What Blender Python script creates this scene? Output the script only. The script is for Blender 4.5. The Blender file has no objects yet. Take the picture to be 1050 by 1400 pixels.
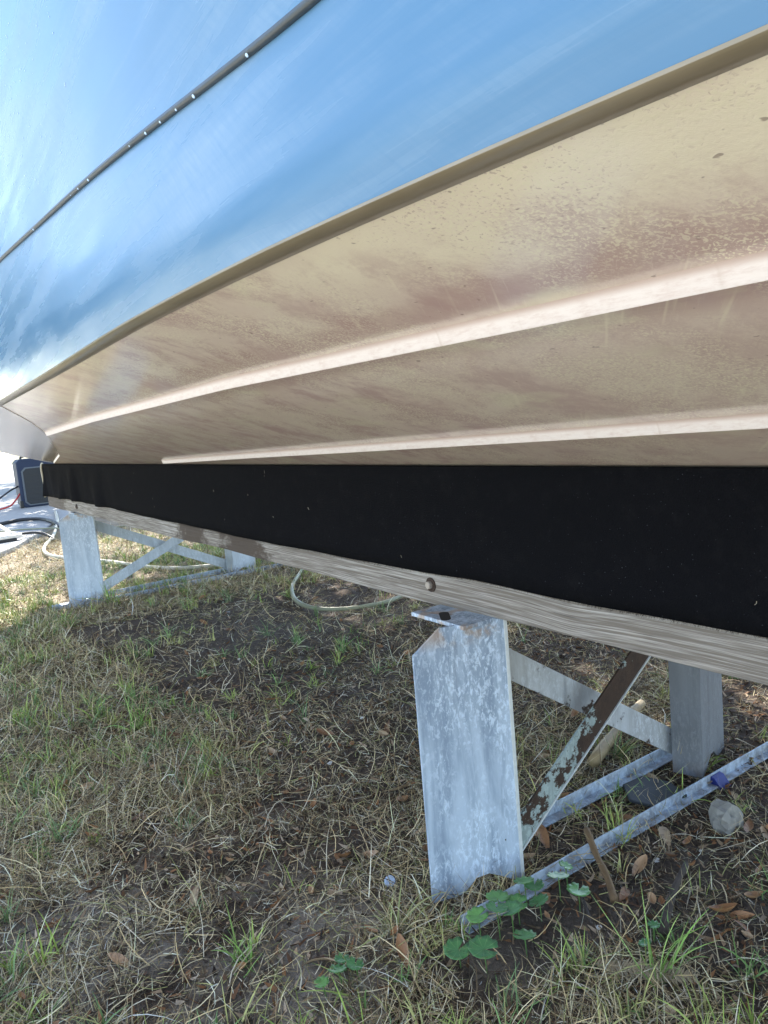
import bpy, math, random
import numpy as np
from mathutils import Vector, Matrix, Euler
rng = np.random.default_rng(7); random.seed(7)
SC = bpy.context.scene; COL = SC.collection
R_ = math.radians

# ---------------------------------------------------------------- helpers
def mesh(name, verts, faces, mats, parent=None, uv=None, smooth=True, fmat=None, col=None):
    me = bpy.data.meshes.new(name)
    me.from_pydata([tuple(map(float, v)) for v in verts], [], [tuple(map(int, f)) for f in faces])
    if not isinstance(mats, (list, tuple)): mats = [mats]
    for m in mats: me.materials.append(m)
    if smooth: me.polygons.foreach_set('use_smooth', [True]*len(me.polygons))
    if fmat is not None: me.polygons.foreach_set('material_index', fmat)
    if uv is not None:
        l = me.uv_layers.new(name='UVMap'); vi = np.empty(len(me.loops), np.int32); me.loops.foreach_get('vertex_index', vi)
        l.data.foreach_set('uv', np.asarray(uv, np.float32)[vi].ravel())
    me.update()
    o = bpy.data.objects.new(name, me); COL.objects.link(o)
    if parent: o.parent = parent
    return o
def tag(o, label=None, cat=None, group=None, kind=None):
    if label: o['label'] = label
    if cat: o['category'] = cat
    if group: o['group'] = group
    if kind: o['kind'] = kind
    return o
def thing(name, label, cat, loc=(0, 0, 0), group=None):
    o = bpy.data.objects.new(name, None); COL.objects.link(o); o.location = loc; o.empty_display_size = .1
    return tag(o, label, cat, group)
class MB:
    def __init__(s): s.v = []; s.f = []
    def add(s, v, f):
        n = len(s.v); s.v += [tuple(p) for p in v]; s.f += [tuple(i+n for i in q) for q in f]; return s
    def box(s, a, b):
        (x0, y0, z0), (x1, y1, z1) = a, b
        return s.add([(x0,y0,z0),(x1,y0,z0),(x1,y1,z0),(x0,y1,z0),(x0,y0,z1),(x1,y0,z1),(x1,y1,z1),(x0,y1,z1)],
                     [(3,2,1,0),(4,5,6,7),(0,1,5,4),(1,2,6,5),(2,3,7,6),(3,0,4,7)])
    def bar(s, p, q, prof, up=(0, 0, 1)):
        """sweep closed 2D profile (side, up) from p to q"""
        p, q = Vector(p), Vector(q); d = (q-p).normalized(); sd = d.cross(Vector(up)).normalized(); u = sd.cross(d)
        n = len(prof); v = [p+sd*a+u*b for a, b in prof]+[q+sd*a+u*b for a, b in prof]
        f = [(i, (i+1) % n, n+(i+1) % n, n+i) for i in range(n)]+[tuple(reversed(range(n))), tuple(range(n, 2*n))]
        return s.add(v, f)
    def tube(s, pts, r, n=8):
        pts = [Vector(p) for p in pts]; k = len(pts); V = []; F = []
        rr = r if isinstance(r, (list, tuple)) else [r]*k
        u = None
        for i, p in enumerate(pts):
            d = (pts[min(i+1, k-1)]-pts[max(i-1, 0)]).normalized()
            if u is None: u = d.orthogonal().normalized()
            u = (u-d*u.dot(d)).normalized(); w = d.cross(u)
            V += [p+(u*math.cos(t)+w*math.sin(t))*rr[i] for t in [2*math.pi*j/n for j in range(n)]]
        for i in range(k-1):
            for j in range(n): F.append((i*n+j, i*n+(j+1) % n, (i+1)*n+(j+1) % n, (i+1)*n+j))
        F += [tuple(reversed(range(n))), tuple(range((k-1)*n, k*n))]
        return s.add(V, F)
    def prism(s, poly, ax0, ax1, o, e):
        """polygon in plane (ax0, ax1) at origin o, extruded by e"""
        o, a, b, e = Vector(o), Vector(ax0), Vector(ax1), Vector(e); n = len(poly)
        v = [o+a*p+b*q for p, q in poly]; v += [p+e for p in v]
        return s.add(v, [tuple(reversed(range(n))), tuple(range(n, 2*n))]+[(i, (i+1) % n, n+(i+1) % n, n+i) for i in range(n)])
    def build(s, name, m, parent=None, bevel=0, smooth=False, seg=2):
        o = mesh(name, s.v, s.f, m, parent, smooth=smooth)
        if bevel:
            b = o.modifiers.new('b', 'BEVEL'); b.width = bevel; b.segments = seg; b.limit_method = 'ANGLE'; b.angle_limit = R_(35)
        return o
def spline(ctrl, n=8):
    P = [Vector(c) for c in ctrl]; P = [P[0]*2-P[1]]+P+[P[-1]*2-P[-2]]; out = []
    for i in range(1, len(P)-2):
        a, b, c, d = P[i-1:i+3]
        for k in range(n):
            t = k/n; out.append(.5*((2*b)+(c-a)*t+(2*a-5*b+4*c-d)*t*t+(3*b-a-3*c+d)*t**3))
    out.append(P[-2]); return out
def ip(x, xs, ys):
    return float(np.interp(x, xs, ys))

# ---- value noise (numpy)
_T = rng.random((256, 256))
def vn(x, y, s=1., o=0):
    x = np.asarray(x, float)*s+o*17.3+91; y = np.asarray(y, float)*s+o*5.7+77
    xi = np.floor(x).astype(int); yi = np.floor(y).astype(int); fx = x-xi; fy = y-yi
    fx = fx*fx*(3-2*fx); fy = fy*fy*(3-2*fy); g = lambda a, b: _T[a % 256, b % 256]
    return (g(xi, yi)*(1-fx)+g(xi+1, yi)*fx)*(1-fy)+(g(xi, yi+1)*(1-fx)+g(xi+1, yi+1)*fx)*fy
def fbm(x, y, s, o=0):
    return (vn(x, y, s, o)+.5*vn(x, y, s*2.1, o+1)+.25*vn(x, y, s*4.3, o+2))/1.75

# ---------------------------------------------------------------- node helpers
def newmat(name):
    m = bpy.data.materials.new(name); m.use_nodes = True
    return m, m.node_tree, m.node_tree.nodes['Principled BSDF']
def nd(nt, typ, ins=None, **pr):
    n = nt.nodes.new('ShaderNode'+typ)
    for k, v in pr.items(): setattr(n, k, v)
    for k, v in (ins or {}).items():
        s = n.inputs[k]
        if isinstance(v, bpy.types.NodeSocket): nt.links.new(v, s)
        else: s.default_value = v
    return n
def c4(c): return (c[0], c[1], c[2], 1)
def noise(nt, vec, scale, detail=4, rough=.6, dist=0):
    return nd(nt, 'TexNoise', {'Vector': vec, 'Scale': scale, 'Detail': detail, 'Roughness': rough, 'Distortion': dist}).outputs['Fac']
def ramp(nt, f, stops):
    n = nd(nt, 'ValToRGB', {'Fac': f}); e = n.color_ramp.elements
    while len(e) < len(stops): e.new(.5)
    for i, (p, c) in enumerate(stops): e[i].position = p; e[i].color = c4(c) if not isinstance(c, (int, float)) else (c, c, c, 1)
    return n.outputs['Color']
def sstep(nt, f, a, b):
    return nd(nt, 'MapRange', {'Value': f, 'From Min': a, 'From Max': b}, interpolation_type='SMOOTHSTEP').outputs['Result']
def mix(nt, f, a, b, mode='MIX'):
    n = nt.nodes.new('ShaderNodeMix'); n.data_type = 'RGBA'; n.blend_type = mode
    for s, v in ((n.inputs[0], f), (n.inputs[6], a), (n.inputs[7], b)):
        if isinstance(v, bpy.types.NodeSocket): nt.links.new(v, s)
        else: s.default_value = v if isinstance(v, (int, float)) else c4(v)
    return n.outputs[2]
def math_(nt, op, a, b=0., clamp=False):
    n = nt.nodes.new('ShaderNodeMath'); n.operation = op; n.use_clamp = clamp
    for s, v in ((n.inputs[0], a), (n.inputs[1], b)):
        if isinstance(v, bpy.types.NodeSocket): nt.links.new(v, s)
        else: s.default_value = v
    return n.outputs[0]
def mapv(nt, vec, sc=(1, 1, 1), rot=(0, 0, 0), loc=(0, 0, 0)):
    return nd(nt, 'Mapping', {'Vector': vec, 'Scale': sc, 'Rotation': rot, 'Location': loc}).outputs[0]
def mapr(nt, vec, rot, sc): return mapv(nt, mapv(nt, vec, rot=(0, 0, rot)), sc)
def coord(nt, which='Object'): return nd(nt, 'TexCoord').outputs[which]
def bump(nt, b, h, strength=.3, dist=.01):
    n = nd(nt, 'Bump', {'Height': h, 'Strength': strength, 'Distance': dist}); nt.links.new(n.outputs[0], b.inputs['Normal'])
def lk(nt, s, b, k):
    if isinstance(s, bpy.types.NodeSocket): nt.links.new(s, b.inputs[k])
    else: b.inputs[k].default_value = c4(s) if isinstance(s, tuple) else s
def simple(name, col, rough=.5, metal=0., var=.25, scale=30, bmp=.0):
    m, nt, b = newmat(name); v = coord(nt); n = noise(nt, v, scale, 5)
    lk(nt, mix(nt, n, tuple(c*(1-var) for c in col), tuple(min(1, c*(1+var)) for c in col)), b, 'Base Color')
    lk(nt, rough, b, 'Roughness'); lk(nt, metal, b, 'Metallic')
    if bmp: bump(nt, b, n, bmp, .003)
    return m

# ---------------------------------------------------------------- materials
def mat_blue():
    m, nt, b = newmat('blue_gelcoat'); uv = coord(nt, 'UV')
    st = noise(nt, mapr(nt, uv, .05, (.9, 11, 1)), 2.3, 5, .6, .35); st2 = noise(nt, uv, 2.6, 3, .6)
    film = sstep(nt, math_(nt, 'ADD', math_(nt, 'MULTIPLY', st, .65), math_(nt, 'MULTIPLY', st2, .4)), .42, .74)
    fine = noise(nt, mapr(nt, uv, .8, (50, 4, 1)), 5, 4, .7)
    f2 = math_(nt, 'MULTIPLY', film, sstep(nt, fine, -.2, .8))
    spk = noise(nt, uv, 260, 2, .5)
    lk(nt, mix(nt, math_(nt, 'MULTIPLY', f2, .5), (.095, .20, .325), (.34, .425, .50)), b, 'Base Color')
    lk(nt, math_(nt, 'ADD', .22, math_(nt, 'MULTIPLY', film, .2)), b, 'Roughness')
    lk(nt, .3, b, 'Specular IOR Level'); lk(nt, 1.3, b, 'IOR')
    wav = noise(nt, mapv(nt, uv, (.8, 2.5, 1)), 2.5, 2, .5)
    bump(nt, b, math_(nt, 'ADD', wav, math_(nt, 'MULTIPLY', math_(nt, 'ADD', spk, fine), .012)), .12, .05)
    return m
def mat_bottom():
    m, nt, b = newmat('stained_bottom_gelcoat'); uv = coord(nt, 'UV')
    sep = nd(nt, 'SeparateXYZ', {'Vector': uv}); U, V = sep.outputs[0], sep.outputs[1]
    big = noise(nt, mapv(nt, uv, (1, 2.2, 1)), 2.1, 4, .6, .4)
    mau = noise(nt, mapr(nt, uv, .5, (1.5, 1.2, 1)), 6.0, 7, .78, .3)
    tone = noise(nt, mapr(nt, uv, -.3, (1, 1.7, 1)), 4.2, 5, .6, .5)
    # cream nearer the chine (V small), mauve brown towards the strakes
    vv = math_(nt, 'ADD', V, math_(nt, 'MULTIPLY', math_(nt, 'SUBTRACT', big, .5), .14))
    far = sstep(nt, U, .35, 1.0)
    vv = math_(nt, 'ADD', vv, math_(nt, 'MULTIPLY', far, .09))
    col = mix(nt, sstep(nt, vv, .03, .11), (.86, .785, .60), (.70, .575, .48))
    col = mix(nt, math_(nt, 'MULTIPLY', sstep(nt, tone, .42, .66), .7), col, (.76, .655, .53))
    mk = math_(nt, 'MULTIPLY', sstep(nt, mau, .42, .60), math_(nt, 'ADD', .55, math_(nt, 'MULTIPLY', far, .45)))
    mk = math_(nt, 'MULTIPLY', mk, sstep(nt, vv, .015, .05))
    col = mix(nt, math_(nt, 'MULTIPLY', mk, .8), col, (.48, .325, .30))
    # scum lines that collect just above and below the upper strake
    vn_ = math_(nt, 'ADD', V, math_(nt, 'MULTIPLY', math_(nt, 'SUBTRACT', mau, .5), .10))
    scum = math_(nt, 'MAXIMUM', math_(nt, 'MULTIPLY', sstep(nt, vn_, .085, .125), sstep(nt, vn_, .155, .14)), math_(nt, 'MULTIPLY', sstep(nt, vn_, .165, .18), sstep(nt, vn_, .235, .19)))
    col = mix(nt, math_(nt, 'MULTIPLY', scum, .6), col, (.43, .265, .24))
    # yellowish olive wash patches
    ol = sstep(nt, noise(nt, mapv(nt, uv, (1, 1.7, 1), loc=(3, 1, 0)), 4.8, 5, .62), .54, .68)
    col = mix(nt, math_(nt, 'MULTIPLY', ol, .6), col, (.74, .69, .50))
    # fine worm-like speckle
    wd = nd(nt, 'TexNoise', {'Vector': uv, 'Scale': 80, 'Detail': 2}).outputs['Color']
    wv = nd(nt, 'VectorMath', {0: uv, 1: nd(nt, 'VectorMath', {0: wd, 'Scale': .007}, operation='SCALE').outputs[0]}, operation='ADD').outputs[0]
    sp = noise(nt, wv, 360, 3, .55, .6)
    area = sstep(nt, noise(nt, uv, 4.5, 3, .6), .40, .58)
    spm = math_(nt, 'MULTIPLY', sstep(nt, sp, .52, .57), area)
    col = mix(nt, math_(nt, 'MULTIPLY', spm, .8), col, (.82, .76, .56))
    dk = math_(nt, 'MULTIPLY', sstep(nt, math_(nt, 'SUBTRACT', 1., sp), .58, .68), area)
    col = mix(nt, math_(nt, 'MULTIPLY', dk, .6), col, (.44, .33, .28))
    # runs that dried down the section
    dr = noise(nt, mapr(nt, uv, -.885, (.05, 1, 1)), 42, 3, .65, .12)
    drm = math_(nt, 'MULTIPLY', sstep(nt, dr, .60, .68), sstep(nt, noise(nt, mapv(nt, uv, (3, 1, 1)), 4, 2), .38, .55))
    drm = math_(nt, 'MULTIPLY', drm, math_(nt, 'SUBTRACT', 1., sstep(nt, U, .55, .9)))
    col = mix(nt, math_(nt, 'MULTIPLY', drm, .55), col, (.84, .77, .58))
    # dark pin specks, brushed scratches
    pin = sstep(nt, noise(nt, mapv(nt, uv, (1, 1.6, 1)), 75, 2, .5), .70, .75)
    col = mix(nt, math_(nt, 'MULTIPLY', pin, .6), col, (.16, .09, .08))
    scr = noise(nt, mapr(nt, uv, -.9, (9, 120, 1)), 3, 3, .7)
    col = mix(nt, math_(nt, 'MULTIPLY', sstep(nt, scr, .55, .75), .25), col, (.82, .73, .60))
    lk(nt, col, b, 'Base Color')
    lk(nt, math_(nt, 'ADD', .30, math_(nt, 'MULTIPLY', mau, .3)), b, 'Roughness')
    lk(nt, .8, b, 'Coat Weight'); lk(nt, .12, b, 'Coat Roughness')
    bump(nt, b, math_(nt, 'ADD', math_(nt, 'MULTIPLY', sp, .5), math_(nt, 'MULTIPLY', noise(nt, uv, 9, 3), 2.)), .1, .004)
    return m
def mat_gel(name, col, col2, rough=.25, scale=20, coat=.5):
    m, nt, b = newmat(name); v = coord(nt)
    n = noise(nt, mapv(nt, v, (1, .35, 1)), scale, 5, .65, .3)
    lk(nt, mix(nt, sstep(nt, n, .35, .7), col, col2), b, 'Base Color'); lk(nt, rough, b, 'Roughness'); lk(nt, coat, b, 'Coat Weight'); lk(nt, .1, b, 'Coat Roughness')
    bump(nt, b, n, .08, .004)
    return m
def mat_strake():
    m, nt, b = newmat('strake_gelcoat'); uv = coord(nt, 'UV'); sep = nd(nt, 'SeparateXYZ', {'Vector': uv})
    n = noise(nt, mapv(nt, uv, (5, 14, 1)), 9, 6, .75)
    dr = noise(nt, mapv(nt, uv, (1, .05, 1)), 40, 3, .7)
    col = mix(nt, sstep(nt, n, .4, .75), (.72, .655, .62), (.60, .50, .46))
    col = mix(nt, math_(nt, 'MULTIPLY', sstep(nt, dr, .58, .75), .6), col, (.44, .34, .27))
    edge = sstep(nt, math_(nt, 'ADD', sep.outputs[1], math_(nt, 'MULTIPLY', n, .006)), .014, .005)
    col = mix(nt, math_(nt, 'MULTIPLY', edge, .8), col, (.42, .30, .245))
    lk(nt, col, b, 'Base Color'); lk(nt, .42, b, 'Roughness'); bump(nt, b, n, .1, .002)
    return m
def mat_wood():
    m, nt, b = newmat('weathered_timber'); v = coord(nt)
    s = nd(nt, 'SeparateXYZ', {'Vector': v}); Y, Z = s.outputs[1], s.outputs[2]
    # grain sweeps round a hidden knot near y=.9
    g = math_(nt, 'MULTIPLY', math_(nt, 'SUBTRACT', Y, .92), 9.)
    bell = math_(nt, 'DIVIDE', 1., math_(nt, 'ADD', 1., math_(nt, 'MULTIPLY', g, g)))
    zz = math_(nt, 'ADD', Z, math_(nt, 'MULTIPLY', bell, .010))
    w = nd(nt, 'CombineXYZ', {'X': 0, 'Y': math_(nt, 'MULTIPLY', Y, .035), 'Z': math_(nt, 'MULTIPLY', zz, 2.6)}).outputs[0]
    g1 = noise(nt, w, 95, 4, .6, .25); g2 = noise(nt, w, 330, 3, .6)
    line = sstep(nt, math_(nt, 'ADD', math_(nt, 'MULTIPLY', g1, .6), math_(nt, 'MULTIPLY', g2, .4)), .44, .62)
    pat = noise(nt, mapv(nt, v, (1, .6, 3)), 4, 4)
    base = mix(nt, sstep(nt, pat, .35, .7), (.33, .308, .28), (.44, .423, .395))
    col = mix(nt, line, (.145, .125, .105), base)
    crk = noise(nt, nd(nt, 'CombineXYZ', {'X': 3, 'Y': math_(nt, 'MULTIPLY', Y, .9), 'Z': math_(nt, 'MULTIPLY', zz, 40.)}).outputs[0], 4, 3, .5)
    col = mix(nt, math_(nt, 'MULTIPLY', sstep(nt, crk, .66, .70), .8), col, (.06, .05, .045))
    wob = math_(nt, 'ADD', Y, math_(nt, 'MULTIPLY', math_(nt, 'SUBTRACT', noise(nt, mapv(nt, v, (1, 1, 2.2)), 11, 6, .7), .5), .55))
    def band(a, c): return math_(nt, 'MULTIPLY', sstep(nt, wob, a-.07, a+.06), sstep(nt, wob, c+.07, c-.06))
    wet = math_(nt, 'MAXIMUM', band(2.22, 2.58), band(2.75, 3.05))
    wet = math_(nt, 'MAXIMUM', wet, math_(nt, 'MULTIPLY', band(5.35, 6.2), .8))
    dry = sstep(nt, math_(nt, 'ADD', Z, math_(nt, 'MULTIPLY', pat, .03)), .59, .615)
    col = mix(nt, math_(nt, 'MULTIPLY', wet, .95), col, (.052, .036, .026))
    lk(nt, col, b, 'Base Color'); lk(nt, .8, b, 'Roughness'); bump(nt, b, line, .35, .002)
    return m
def mat_carpet():
    m, nt, b = newmat('black_marine_carpet'); v = coord(nt)
    f = noise(nt, v, 420, 2, .7); g = noise(nt, v, 30, 4, .7)
    lint = sstep(nt, noise(nt, v, 260, 1, .5), .755, .775)
    col = mix(nt, f, (.0018, .002, .0028), (.0075, .008, .0105))
    col = mix(nt, math_(nt, 'MULTIPLY', sstep(nt, g, .5, .75), .5), col, (.011, .011, .0125))
    col = mix(nt, math_(nt, 'MULTIPLY', lint, .5), col, (.12, .13, .15))
    lk(nt, col, b, 'Base Color'); lk(nt, .95, b, 'Roughness'); lk(nt, .06, b, 'Specular IOR Level')
    lk(nt, .0, b, 'Sheen Weight')
    bump(nt, b, math_(nt, 'ADD', f, math_(nt, 'MULTIPLY', g, .6)), .7, .004)
    return m
def mat_alu(name, lo, hi, streak=.6, rust=0.):
    m, nt, b = newmat(name); v = coord(nt)
    s = noise(nt, mapv(nt, v, (1, 1, .12)), 26, 5, .6, .4)
    p = noise(nt, mapv(nt, v, (1, 1, .42)), 120, 6, .78, .5); big = noise(nt, mapv(nt, v, (1, 1, .5)), 9, 4, .6)
    mid = tuple((a+c)/2 for a, c in zip(lo, hi))
    col = mix(nt, sstep(nt, s, .35, .68), lo, mid)
    spl = math_(nt, 'MULTIPLY', sstep(nt, p, .48, .60), sstep(nt, big, .33, .58))
    col = mix(nt, math_(nt, 'MULTIPLY', spl, .8), col, hi)
    dots = sstep(nt, nd(nt, 'TexVoronoi', {'Vector': v, 'Scale': 62, 'Randomness': 1.}).outputs['Distance'], .26, .16)
    dm = math_(nt, 'MULTIPLY', dots, sstep(nt, noise(nt, v, 21, 2), .52, .6))
    col = mix(nt, math_(nt, 'MULTIPLY', dm, .3), col, tuple(min(1, h*1.08) for h in hi))
    drk = sstep(nt, noise(nt, mapv(nt, v, (1, 1, .10), loc=(2, 0, 1)), 17, 4, .65), .60, .74)
    col = mix(nt, math_(nt, 'MULTIPLY', drk, streak), col, tuple(c*.42 for c in lo))
    zz = nd(nt, 'SeparateXYZ', {'Vector': v}).outputs[2]
    tea = math_(nt, 'MULTIPLY', sstep(nt, zz, .525, .565), sstep(nt, noise(nt, v, 14, 4), .5, .6))
    col = mix(nt, math_(nt, 'MULTIPLY', tea, .6), col, (.36, .22, .10))
    mud = math_(nt, 'MULTIPLY', sstep(nt, zz, .07, .0), sstep(nt, noise(nt, v, 30, 5, .7), .42, .6))
    col = mix(nt, math_(nt, 'MULTIPLY', mud, .55), col, (.13, .10, .075))
    if rust:
        r = sstep(nt, noise(nt, mapv(nt, v, (1, 1, 1.), loc=(5, 1, 0)), 13, 6, .68), .60-.22*rust, .66-.2*rust)
        r = sstep(nt, math_(nt, 'ADD', noise(nt, v, 17, 6, .7), math_(nt, 'MULTIPLY', math_(nt, 'SUBTRACT', nd(nt, 'SeparateXYZ', {'Vector': v}).outputs[2], .28), .55)), .435, .47) if rust > .5 else r
        rc = mix(nt, noise(nt, v, 40, 4), (.009, .005, .0035), (.07, .036, .021))
        col = mix(nt, r, col, rc)
    lk(nt, col, b, 'Base Color'); lk(nt, .62, b, 'Roughness'); lk(nt, .15, b, 'Metallic')
    bump(nt, b, math_(nt, 'ADD', spl, p), .25, .002)
    return m
def mat_soil():
    m, nt, b = newmat('sandy_topsoil'); v = coord(nt)
    big = noise(nt, v, .9, 4, .6); mid = noise(nt, v, 7, 6, .7); fin = noise(nt, v, 90, 5, .75)
    s = nd(nt, 'SeparateXYZ', {'Vector': v})
    col = mix(nt, sstep(nt, mid, .35, .7), (.045, .03, .019), (.145, .102, .067))
    sand = sstep(nt, math_(nt, 'ADD', big, math_(nt, 'MULTIPLY', mid, .4)), .66, .82)
    col = mix(nt, math_(nt, 'MULTIPLY', sand, .8), col, (.34, .295, .24))
    # earth turns paler towards the stern and past it; lawn beyond
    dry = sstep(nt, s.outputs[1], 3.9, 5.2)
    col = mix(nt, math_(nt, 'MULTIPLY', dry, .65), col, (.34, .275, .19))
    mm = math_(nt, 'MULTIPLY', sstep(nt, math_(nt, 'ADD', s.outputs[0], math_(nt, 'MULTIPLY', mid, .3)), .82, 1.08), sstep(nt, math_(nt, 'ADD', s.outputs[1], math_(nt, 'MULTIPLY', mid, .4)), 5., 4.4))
    col = mix(nt, math_(nt, 'MULTIPLY', mm, .85), col, mix(nt, mid, (.045, .034, .027), (.12, .09, .07)))  # dark bare dirt, its colour deepened for the shade under the boat
    lawn = math_(nt, 'MULTIPLY', sstep(nt, s.outputs[1], 12., 22.), sstep(nt, noise(nt, v, .5, 4), .35, .6))
    col = mix(nt, math_(nt, 'MULTIPLY', lawn, .8), col, (.07, .10, .03))
    col = mix(nt, math_(nt, 'MULTIPLY', sstep(nt, fin, .45, .7), .5), col, mix(nt, .5, col, (.27, .215, .17)))
    col = mix(nt, math_(nt, 'MULTIPLY', sstep(nt, math_(nt, 'SUBTRACT', 1., fin), .55, .7), .6), col, (.045, .036, .028))
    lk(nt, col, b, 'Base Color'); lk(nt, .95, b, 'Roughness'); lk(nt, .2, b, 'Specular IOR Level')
    bump(nt, b, math_(nt, 'ADD', math_(nt, 'MULTIPLY', mid, 2.), fin), .9, .012)
    return m
def mat_attr(name, rough=.7, trans=.0):
    m, nt, b = newmat(name)
    a = nd(nt, 'Attribute', attribute_name='tint').outputs['Color']
    n = noise(nt, coord(nt), 60, 2)
    lk(nt, mix(nt, .3, a, mix(nt, n, (.0, .0, .0), a, 'MIX')), b, 'Base Color'); lk(nt, rough, b, 'Roughness'); lk(nt, .25, b, 'Specular IOR Level')
    return m
def mat_leaf(name, c1, c2, c3, rough=.55, vein=False):
    m, nt, b = newmat(name); v = coord(nt)
    r = nd(nt, 'ObjectInfo').outputs['Random']
    col = ramp(nt, r, [(0, c1), (.5, c2), (1, c3)])
    n = noise(nt, v, 60, 4, .7)
    col = mix(nt, math_(nt, 'MULTIPLY', sstep(nt, n, .5, .7), .6), col, tuple(c*.35 for c in c1))
    if vein:
        q = nd(nt, 'SeparateXYZ', {'Vector': v}); an = math_(nt, 'ARCTAN2', q.outputs[1], q.outputs[0]); vv = math_(nt, 'ABSOLUTE', math_(nt, 'SINE', math_(nt, 'MULTIPLY', an, 4.5)))
        col = mix(nt, math_(nt, 'MULTIPLY', sstep(nt, vv, .22, .0), .6), col, (.22, .36, .14)); col = mix(nt, math_(nt, 'MULTIPLY', sstep(nt, noise(nt, v, 130, 3), .62, .7), .5), col, (.30, .30, .10))
    lk(nt, col, b, 'Base Color'); lk(nt, rough, b, 'Roughness'); bump(nt, b, n, .3, .002)
    return m

M = dict(
    blue=mat_blue(), bottom=mat_bottom(),
    chine=mat_gel('chine_gelcoat', (.20, .165, .105), (.27, .225, .15), .35, 14, .3),
    white_gel=mat_gel('pale_gelcoat', (.44, .39, .32), (.27, .22, .17), .18, 5, .3),
    deck=simple('deck_gelcoat', (.75, .75, .73), .5),
    strake=mat_strake(), rub=simple('grey_rubber', (.04, .052, .058), .45, 0, .2, 60, .2),
    wood=mat_wood(), carpet=mat_carpet(),
    backing=simple('carpet_backing', (.42, .38, .30), .9, 0, .2, 90, .3),
    alu=mat_alu('oxidised_aluminium', (.215, .28, .37), (.62, .73, .86), .8),
    alu2=mat_alu('dull_aluminium', (.13, .14, .155), (.20, .215, .235), .4), alu3=mat_alu('grey_aluminium', (.34, .38, .42), (.54, .60, .66), .5),
    rail=mat_alu('rail_aluminium', (.32, .39, .48), (.60, .68, .76), .6),
    strap=mat_alu('strap_aluminium', (.36, .37, .38), (.58, .62, .66), .75, .12),
    rusty=mat_alu('flaking_painted_steel', (.22, .27, .265), (.38, .46, .45), .3, .92),
    edge=simple('bright_edge', (.55, .58, .58), .5, .2, .2, 80),
    zinc=simple('galvanised_bolt', (.40, .36, .32), .55, .6, .3, 120, .2), rust=simple('rusty_washer', (.04, .025, .018), .8, .2, .5, 150, .4),
    dark=simple('dark_hole', (.015, .013, .012), .9),
    drive=simple('pale_shell_drive', (.54, .515, .465), .9, 0, .2, 22, .4), concrete=simple('concrete', (.30, .295, .285), .85, 0, .22, 14, .25),
    lid_blue=simple('blue_plastic', (.006, .017, .05), .6, 0, .15, 20), panel=simple('charcoal_plastic', (.008, .010, .014), .5, 0, .2, 40), trim=simple('grey_trim', (.10, .115, .135), .45),
    black=simple('black_cable', (.012, .012, .013), .5), red=simple('red_cable', (.35, .03, .025), .45),
    hose=simple('cream_hose', (.50, .46, .36), .5, 0, .15, 8), hose_g=simple('olive_hose', (.24, .245, .16), .5, 0, .2, 10),
    pale=simple('pale_board', (.62, .57, .50), .6), slab=simple('dark_slate', (.035, .04, .045), .7, 0, .35, 25, .4),
    rock=simple('pale_rock', (.24, .23, .205), .85, 0, .6, 45, .6), tape=simple('blue_tape', (.012, .022, .16), .5, 0, .3, 60),
    bamboo=simple('dry_cane', (.30, .22, .11), .65, 0, .3, 50, .3), stick=simple('brown_stick', (.17, .105, .05), .75, 0, .4, 60, .5), twig=simple('dark_twig', (.06, .045, .035), .9, 0, .4, 60, .5),
    soil=mat_soil(), dry=mat_attr('dry_grass_blade', .75), green=mat_attr('green_grass_blade', .5), chip=mat_attr('litter_chip', .8),
    leaf=mat_leaf('dry_leaf', (.15, .075, .04), (.38, .19, .08), (.42, .32, .20)),
    penny=mat_leaf('pennywort_leaf', (.07, .19, .065), (.085, .23, .07), (.14, .31, .075), .4, True),
    stem=simple('green_stem', (.12, .22, .06), .5), cap=simple('pale_blue_cap', (.42, .52, .66), .5, 0, .4, 140),
    tree_leaf=simple('oak_foliage', (.05, .085, .025), .5, 0, .5, 3),
    shell=simple('white_shell', (.68, .66, .62), .7), frond=simple('dried_frond', (.34, .27, .17), .8, 0, .3, 60),
)
M['drop'] = simple('water_drop', (.50, .66, .82), .04, 0, .05, 20)  # opaque pale blue stands in for sky light refracted by the drops

# ---------------------------------------------------------------- ground
def bare(x, y):   # 1 where soil shows
    b = .7*fbm(x, y, 2.3, 3)+.3*fbm(x, y, 7, 9)
    under = np.clip((x-.62)/.3, 0, 1)*np.clip((y-1.3)/.5, 0, 1)*np.clip((4.7-y)/.5, 0, 1)
    return np.clip((b-.525)/.09, 0, 1)*.9+under*.9
def hgt(x, y):
    h = (fbm(x, y, 2.2, 5)-.5)*.035+(vn(x, y, 17, 8)-.5)*.010+(vn(x, y, 48, 4)-.5)*.004
    near = np.exp(-(((x-1.3)/1.2)**2+((y-1.2)/.5)**2))
    r = np.hypot(x-1, y-4)
    return h*(1-.55*near)*np.clip(1-(r-9)/6, 0.05, 1)-.004
gx = np.concatenate([-np.geomspace(260, 1.2, 22), np.linspace(-1, 4, 200), np.geomspace(4.2, 260, 22)])
gy = np.concatenate([-np.geomspace(200, .7, 18), np.linspace(-.5, 9, 330), np.geomspace(9.3, 300, 24)])
GX, GY = np.meshgrid(gx, gy); GZ = hgt(GX, GY); nx, ny = len(gx), len(gy)
idx = np.arange(nx*ny).reshape(ny, nx)
gf = np.stack([idx[:-1, :-1], idx[:-1, 1:], idx[1:, 1:], idx[1:, :-1]], -1).reshape(-1, 4)
g = mesh('ground', np.stack([GX, GY, GZ], -1).reshape(-1, 3), gf, M['soil']); tag(g, 'bare sandy soil under the boat', 'ground', kind='structure')

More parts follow.
